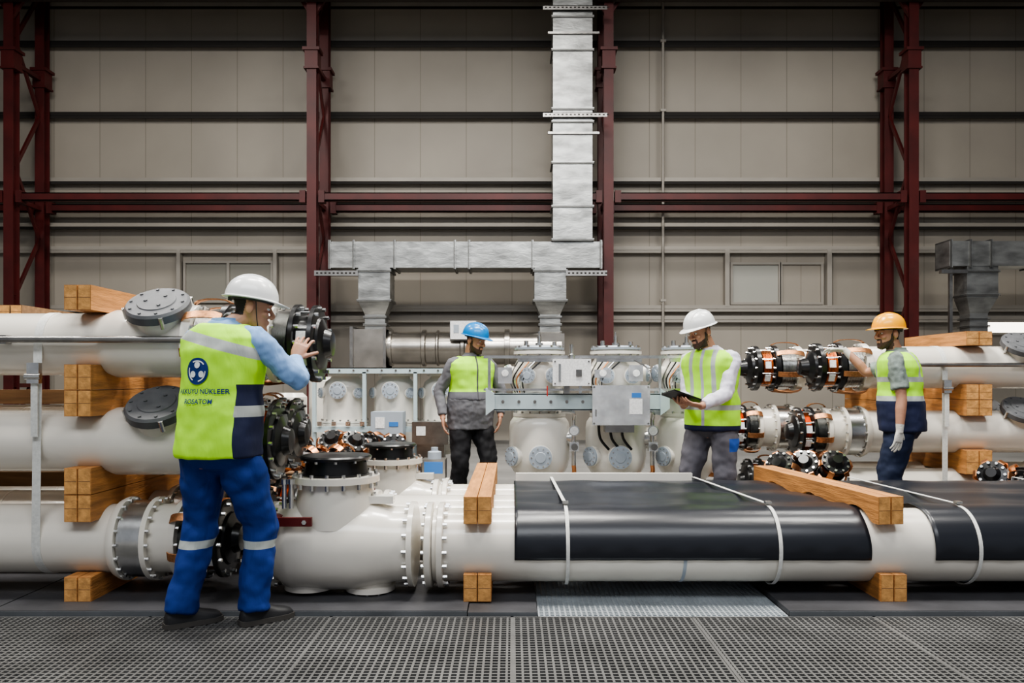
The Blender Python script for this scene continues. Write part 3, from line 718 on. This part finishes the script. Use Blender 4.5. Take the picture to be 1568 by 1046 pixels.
    for sx in(-1,1):
        mb.ell((sx*.012,-.097,-.027),.009,.011,.008,SKIN,HM,10,6)
        mb.ell((sx*.079,.012,-.005),.010,.022,.034,SKIN,HM,12,8)
        mb.ell((sx*.038,-.068,-.022),.024,.022,.018,SKIN,HM,12,8)
        mb.tube([HM@V(p) for p in((sx*.012,-.090,.026),(sx*.032,-.090,.032),(sx*.055,-.074,.026))],[.008,.0085,.007],SKIN,8)
    mb.ell((0,-.095,-.052),.024,.008,.0055,SKIN,HM,12,6); mb.ell((0,-.094,-.063),.020,.008,.006,SKIN,HM,12,6); mb.ell((0,-.088,-.098),.022,.014,.016,SKIN,HM,12,6)
    me=remesh(mb,.0042,2,name='body')
    n=len(me.polygons); cen=np.zeros(n*3,'f'); me.polygons.foreach_get('center',cen); cen=cen.reshape(-1,3)
    inv=np.array(HM.inverted()); hl=cen@inv[:3,:3].T+inv[:3,3]
    x,y,z=hl[:,0],hl[:,1],hl[:,2]
    idx=np.zeros(n,'i')
    near=(np.linalg.norm(hl,axis=1)<.17)
    ear=(np.abs(x)>.071)&(np.abs(y-.012)<.03)&(np.abs(z)<.045)
    hair=near&(((y>.035)&(z>-.05))|(z>.058))&~ear
    idx[hair]=1
    if P.get('beard'):
        lips=(np.abs(x)<.021)&(z>-.068)&(z<-.049)&(y<-.08)
        bd=near&(z<-.070)&(z>-.122)&(y<.0)&~lips
        must=near&(np.abs(x)<.030)&(z>-.049)&(z<-.036)&(y<-.08)
        gt=near&(np.abs(x)<.034)&(z<-.049)&(z>-.122)&(y<-.06)&~lips
        side=near&(np.abs(x)>.050)&(z<.0)&(y>-.022)&(y<.008)&(z>-.10)&~ear
        jaw=near&(y<.0)&(z<-.070+ (y+.09)*.35)&(z>-.122)&~lips&(np.abs(x)>.02)
        idx[bd|side|must|gt|jaw]=2
    if P.get('gloves'):
        for s in 'RL':
            w=np.array(J['wr'+s]); d=np.array(V(P['hand'+s][0]).normalized())
            q=cen-w; idx[(np.linalg.norm(q,axis=1)<.24)&((q@d)>-.05)]=3
    child(me,'body',emp,[SKIN,HAIR,BEARD,GLOVE])
    me.polygons.foreach_set('material_index',idx)
    mb=MB()
    for sx in(-1,1):
        mb.ell((sx*.031,-.0795,.010),.0125,.0105,.0075,EYEW,HM,14,8); mb.ell((sx*.031,-.0875,.009),.0055,.004,.0058,EYED,HM,10,6)
        mb.tube([HM@V(p) for p in((sx*.014,-.0965,.034),(sx*.032,-.0975,.040),(sx*.052,-.083,.034))],[.003,.0042,.0025],HAIR,6)
    mb.obj('eyes',emp,center=False)
    HCm=P['helmet']; mb=MB(); st=14; seg=48; rings=[]
    tilt=HM@Matrix.Rotation(math.radians(-4),4,'X')@Matrix.Translation((0,0,.008))
    def hp(a,ph):
        return V((.113*math.cos(ph)**.8*math.cos(a),.005+.134*math.cos(ph)**.8*math.sin(a),.042+.118*math.sin(ph)))
    def brim(a,e):
        f=max(0,-math.sin(a))**2.5
        return V(((.113+e)*math.cos(a),.005+(.134+e+.045*f*(e/.014))*math.sin(a),.042-.006-.012*f*(e/.014)))
    A=[2*math.pi*j/seg for j in range(seg)]
    rings.append([tilt@(brim(a,.0)+V((0,0,-.004))) for a in A]); rings.append([tilt@(brim(a,.014)+V((0,0,-.004))) for a in A]); rings.append([tilt@brim(a,.0145) for a in A]); rings.append([tilt@(brim(a,.002)+V((0,0,.004))) for a in A])
    for i in range(st): rings.append([tilt@hp(a,math.pi/2*i/st) for a in A])
    mb.loft(rings,HCm)
    for ox in(-.035,0,.035):
        pts=[]
        for q in np.linspace(.5,2.75,12):
            yy=.005-.134*math.cos(q)*(.97 if ox else 1); zz=.042+.118*math.sin(q)*(1.0 if ox==0 else .955)+.0015
            pts.append(tilt@V((ox,yy*.97,zz)))
        mb.tube(pts,[.004]+[.007]*10+[.004],HCm,8,2)
    mb.tube([tilt@V((.086*math.cos(a),.004+.104*math.sin(a),.034)) for a in [2*math.pi*j/20 for j in range(21)]],[.011]*21,BAND,8,1)
    mb.lathe(tilt@V((0,.10,.025)),tilt.to_3x3()@V((0,1,0)),[(0,.014),(.02,.014)],BAND,10)
    mb.obj('hard_hat',emp,center=False,angle=40)
    mb=MB()
    for sx in(-1,1): mb.tube([tilt@V((sx*.088,-.01,.04)),HM@V((sx*.074,-.03,-.04)),HM@V((sx*.055,-.05,-.095)),HM@V((0,-.07,-.125))],[.0025]*4,BAND,6)
    mb.obj('chin_strap',emp,center=False)
    mb=MB(); torso(mb,.006,.80,1.0)
    tb=P.get('bag',1.)
    for s in 'RL':
        h,k,a=J['hip'+s],J['knee'+s],J['ank'+s]
        mb.tube([h+V((0,0,.05)),h.lerp(k,.35),h.lerp(k,.8),k,k.lerp(a,.4),k.lerp(a,.8),a+V((0,0,-.02))],[.10,.108*tb,.088*tb,.082*tb,.078*tb,.076*tb,.075*tb],SKIN,20)
    mb.ell((C(.88).x,C(.88).y,.86),.13,.11,.09,SKIN)
    child(remesh(mb,.009,3,.030,.09,'trousers'),'trousers',emp,[P['trm']])
    mb=MB(); sz=P.get('shirtz',.93); torso(mb,.012,sz,1.51,minw=0 if sz>.9 else .205); sl=P.get('sleeve',1)
    for s in 'RL':
        sh,e,w=J['sh'+s],J['el'+s],J['wr'+s]
        if sl==1: mb.tube([C(1.40).lerp(sh,.5),sh,sh.lerp(e,.5),e,e.lerp(w,.5),e.lerp(w,.93)],[.06,.067,.058,.054,.049,.040],SKIN,18)
        else: mb.tube([C(1.40).lerp(sh,.5),sh,sh.lerp(e,.45),sh.lerp(e,.78)],[.06,.067,.064,.066],SKIN,18)
    child(remesh(mb,.008,3,.018,.06,'shirt'),'shirt',emp,[P['shm']])
    mb=MB(); cc=C(1.49)
    rings=[[cc+V((0,0,dz))+R*r_*math.cos(a)+F*(r_*math.sin(a)) for a in [2*math.pi*j/30 for j in range(30)]] for dz,r_ in((-.03,.085),(.015,.072),(.035,.066),(.03,.060),(-.02,.062))]
    mb.loft(rings,P['shm'],cap=False); mb.obj('collar',emp,center=False,angle=80)
    mb=MB(); torso(mb,.036,P.get('vestz',.86),1.485,minw=.18)
    vme=remesh(mb,.008,4,.026,.13,'vest')
    vo=child(vme,'hi_vis_vest',emp,[P['vem']])
    for s in 'RL':
        mb=MB(); a=J['ank'+s]; d=V((*P['toe'+s],0)).normalized(); w=V((d.y,-d.x,0)); g=V((a.x,a.y,0))
        r=[]
        for t,hw,h in((-.075,.022,.06),(-.065,.036,.085),(-.03,.042,.115),(.02,.043,.12),(.06,.044,.095),(.11,.050,.072),(.16,.048,.060),(.19,.036,.048),(.205,.018,.03)):
            r.append([g+d*t+w*hw*math.cos(q)+V((0,0,.022+(max(0,math.sin(q))**.7)*(h-.022))) for q in [2*math.pi*j/20 for j in range(20)]])
        mb.loft(r,SHOE)
        r=[]
        for t,hw in((-.08,.024),(-.068,.04),(-.03,.046),(.03,.046),(.11,.053),(.16,.051),(.195,.038),(.21,.02)):
            r.append([g+d*t+w*hw+V((0,0,0.001)),g+d*t+w*hw+V((0,0,.026)),g+d*t-w*hw+V((0,0,.026)),g+d*t-w*hw+V((0,0,.001))])
        mb.loft(r,SOLE)
        mb.tube([a+V((0,0,.06)),a+V((0,0,-.02))],[.05,.05],SHOE,14)
        mb.obj('shoe_'+s,emp,center=False,angle=40)
    return emp,C,R,F,vo,J,HM

LIME=(.50,1.0,.035); SILV=(.42,.45,.43); NAVY=(.010,.016,.055)
def cloth(name,col,masks=(),bump=.4,sc=9): return mat(name,col,.8,noise=.07,nscale=8,bump=bump,bscale=sc,masks=masks,stretch=(1.2,1.2,.4))
HW=mat('helmet_white',(.82,.83,.82),.28,coat=.3); HB=mat('helmet_blue',(.005,.20,.52),.3,coat=.3); HY=mat('helmet_yellow',(1.0,.44,.0),.3,coat=.3)
FA=V((.33,.944,0)).normalized(); RA=V((FA.y,-FA.x,0))
ra=tuple(RA)
vA=cloth('vest_lime_back',LIME,[(NAVY,[(ra,.175),((0,0,-1),-1.22)]),(SILV,[(ra,.172),((0,0,1),1.06),((0,0,-1),-1.115)]),
      (SILV,[((.27,0,1),1.40),((-.27,0,-1),-1.455)])])
tA=cloth('trousers_royal_blue',(.004,.032,.20),[(SILV,[((0,0,1),.385),((0,0,-1),-.425)])],.6,11)
sA=cloth('shirt_light_blue',(.22,.38,.68),(),.5,12)
eA,CA,R_,F_,voA,JA,_=human(dict(loc=(-1.56,4.24,0),S=1.055,F=FA,neck=(.02,.04),**{'raise':.03},
   ankleR=(.165,.05),ankleL=(-.195,0),toeR=(.75,.65),toeL=(.8,.6),
   wristR=(.31,.27,1.35),poleR=(.7,-.6,-.8),wristL=(.0,.29,1.36),poleL=(-.9,.2,-.3),
   handR=((.25,.35,.8),(-.1,1,-.3),.45,-1),handL=((.3,.3,.9),(.2,1,0),.4,-1),
   head=(.135,.09,1.612),HF=(.93,.36),pitch=12,helmet=HW,trm=tA,shm=sA,vem=vA,bag=1.02,vestz=.86,beard=False))
vB=cloth('vest_lime_yoke',LIME,[((.13,.13,.15),[((0,0,-1),-1.155)]),((.08,.08,.09),[((.9,.43,0),-.008),((-.9,-.43,0),-.008),((0,-1,0),.0)])])
sB=cloth('jacket_grey',(.15,.15,.165),(),.5,11); tB=cloth('trousers_black',(.01,.01,.013),())
human(dict(loc=(-.414,7.9,0),S=1.035,F=(.43,-.90),neck=(.01,-.02),ankleR=(-.13,0),ankleL=(.13,0),toeR=(-.1,-1),toeL=(.5,-1),
   wristR=(-.25,-.16,.92),poleR=(-.8,.6,0),wristL=(.29,-.04,.93),poleL=(.6,.8,0),
   handR=((.1,-.15,-1),(1,0,0),.35,-1),handL=((-.1,-.15,-1),(-1,0,0),.35,1),
   head=(.05,-.06,1.64),HF=(.86,-.51),pitch=16,helmet=HB,trm=tB,shm=sB,vem=vB,fat=.03,vestz=1.08,shirtz=.80,beard=True))
FC=V((-.62,-.78,0)).normalized(); RC=V((FC.y,-FC.x,0))
vC=cloth('vest_lime_front',LIME,[(SILV,[((0,0,1),1.02),((0,0,-1),-1.06),]),(SILV,[(tuple(RC),.075),(tuple(-RC),-.11),((0,0,1),1.06)]),(SILV,[(tuple(RC),-.11),(tuple(-RC),.075),((0,0,1),1.06)]),
     ((.45,.45,.5),[(tuple(RC),-.012),(tuple(-RC),-.012),(tuple(FC),0)]),(NAVY,[((0,0,-1),-.90)])])
sC=cloth('shirt_white_lilac',(.68,.66,.76),(),.45,12)
tC=cloth('trousers_grey',(.12,.115,.135),[((.02,.08,.35),[((0,0,1),.70),((0,0,-1),-.80),((1,0,0),.08)])],.6)
eC,CC,_,_,_,JC,_=human(dict(loc=(1.66,6.6,0),S=1.045,F=FC,neck=(-.03,-.04),ankleR=(-.12,.06),ankleL=(.13,-.04),toeR=(-.8,-.6),toeL=(-.5,-.8),
   wristR=(-.27,-.20,1.06),poleR=(.1,.5,-1),wristL=(-.17,-.36,1.06),poleL=(.8,.3,-.5),
   handR=((-.3,-.9,.15),(.3,0,1),.5,1),handL=((-.85,-.1,.15),(0,.2,1),.35,1),
   head=(-.12,-.10,1.63),HF=(-.86,-.5),pitch=20,helmet=HW,trm=tC,shm=sC,vem=vC,beard=True,vestz=.86))
b=MB(); M=Matrix.Translation((-.30,-.30,1.125))@Matrix.Rotation(math.radians(14),4,'Y')@Matrix.Rotation(math.radians(-16),4,'X')@Matrix.Rotation(.3,4,'Z')
b.box(-.13,.13,-.09,.09,-.008,.004,BLACK,M); b.box(-.115,.115,-.075,.075,.004,.006,LABEL,M); b.box(-.13,.13,.09,.094,-.01,.012,BLACK,M)
b.obj('tablet',eC,center=False)
FD=V((-.85,.52,0)).normalized(); RD=V((FD.y,-FD.x,0))
vD=cloth('vest_lime_navy',LIME,[(SILV,[((0,0,1),1.25),((0,0,-1),-1.29)]),(NAVY,[((0,0,-1),-1.13)]),(SILV,[((0,0,1),1.10),((0,0,-1),-1.14)]),(SILV,[(tuple(RD),-.11),(tuple(-RD),.075),((0,0,1),1.29)])])
sD=mat('tshirt_camouflage',(.20,.24,.22),.85,noise=.45,nscale=14,bump=.3,bscale=12)
tD=cloth('trousers_navy',(.010,.018,.05),())
human(dict(loc=(3.25,6.62,0),S=1.035,F=FD,neck=(-.04,.02),ankleR=(.02,.13),ankleL=(-.02,-.12),toeR=(-.9,.3),toeL=(-.9,.2),
   wristR=(-.27,.47,1.52),poleR=(.2,.2,-1),wristL=(-.13,-.21,.87),poleL=(.7,-.5,0),
   handR=((-.75,.6,.1),(-.2,-.2,-1),.35,1),handL=((-.15,-.05,-1),(-.3,.8,0),.35,1),
   head=(-.11,.02,1.635),HF=(-.98,-.16),pitch=4,helmet=HY,trm=tD,shm=sD,vem=vD,beard=True,gloves=True,sleeve=0,vestz=.86,fat=.02))

LOGOB=mat('logo_navy',(.004,.03,.16),.7); LOGOW=mat('logo_white',(.75,.8,.8),.7)
bv=BVHTree.FromPolygons([v.co.copy() for v in voA.data.vertices],[tuple(p.vertices) for p in voA.data.polygons])
def onvest(u,z,off):
    o=CA(z)+R_*u-F_*.6; o.z=z
    h=bv.ray_cast(o,F_)
    p=h[0] if h[0] is not None else CA(z)-F_*.15
    return p-F_*off
def disc(u0,z0,r0,r1,a0,a1,off,m,name):
    b=MB(); n=max(6,int(abs(a1-a0)/8)); vs=[]
    for i in range(n+1):
        a=math.radians(a0+(a1-a0)*i/n)
        for r in(r0,(r0+r1)/2,r1): vs.append(onvest(u0+r*math.cos(a),z0+r*math.sin(a),off))
    fs=[]
    for i in range(n): fs+=[(i*3,i*3+1,i*3+4,i*3+3),(i*3+1,i*3+2,i*3+5,i*3+4)]
    b.add(vs,fs,m); b.obj(name,eA,center=False,angle=80)
u0,z0=-.015,1.285
disc(u0,z0,.0,.066,0,360,.005,LOGOB,'logo_disc')
for k in range(3): disc(u0+.030*math.cos(math.radians(90+120*k)),z0+.030*math.sin(math.radians(90+120*k)),0,.016,0,360,.008,LOGOW,'logo_mark_%d'%k)
for k in range(3): disc(u0,z0,.047,.053,40+120*k,140+120*k-20,.008,LOGOW,'logo_arc_%d'%k)
def text(s,u,z,size):
    cu=bpy.data.curves.new('t','FONT'); cu.body=s; cu.size=size; cu.align_x='CENTER'; cu.fill_mode='BOTH'; cu.resolution_u=4; cu.space_character=1.04; cu.offset=.0006
    o=bpy.data.objects.new('t',cu); COL.objects.link(o)
    dg=bpy.context.evaluated_depsgraph_get(); me=bpy.data.meshes.new_from_object(o.evaluated_get(dg)); bpy.data.objects.remove(o)
    for v in me.vertices: v.co=onvest(u+v.co.x,z+v.co.y,.008)
    me.materials.clear(); me.materials.append(LOGOB)
    t=bpy.data.objects.new('lettering_'+s.split()[0].lower(),me); COL.objects.link(t); t.parent=eA
text('AKKUYU NÜKLEER',.008,1.175,.033); text('ROSATOM',.0,1.125,.034)

# ------------------------------------------------------------------ lights, world, camera
def area(name,loc,sx,sy,p,col=(1,.968,.91),rot=(0,0,0)):
    l=bpy.data.lights.new(name,'AREA'); l.shape='RECTANGLE'; l.size=sx; l.size_y=sy; l.energy=p; l.color=col
    o=bpy.data.objects.new(name,l); COL.objects.link(o); o.location=loc; o.rotation_euler=rot
for x in(-7,-1,5):
    area('switchgear_fill_light',(x,4.6,9.6),2.6,1.0,620)
    area('switchgear_fill_light',(x+1,10.5,9.6),2.6,1.0,370)
area('switchgear_fill_light',(.9,6.2,8.6),1.2,1.2,420)  # added fill light to brighten the central switchgear, no fixture there
area('skylight',(0,-3,9.5),12,3,920,(.94,.965,1),(math.radians(25),0,0))
w=bpy.data.worlds.new('World'); SC.world=w; w.use_nodes=True
w.node_tree.nodes['Background'].inputs[0].default_value=(.88,.92,1,1); w.node_tree.nodes['Background'].inputs[1].default_value=.37
try:
    SC.view_settings.look='AgX - Medium High Contrast'
except Exception as e: print('look',e)
cam=bpy.data.cameras.new('camera'); co=bpy.data.objects.new('camera',cam); COL.objects.link(co)
co.location=(0,0,1.31); co.rotation_euler=(math.radians(90),0,0)
cam.sensor_width=36; cam.lens=28.01; cam.shift_y=.0376; cam.clip_start=.05
SC.camera=co
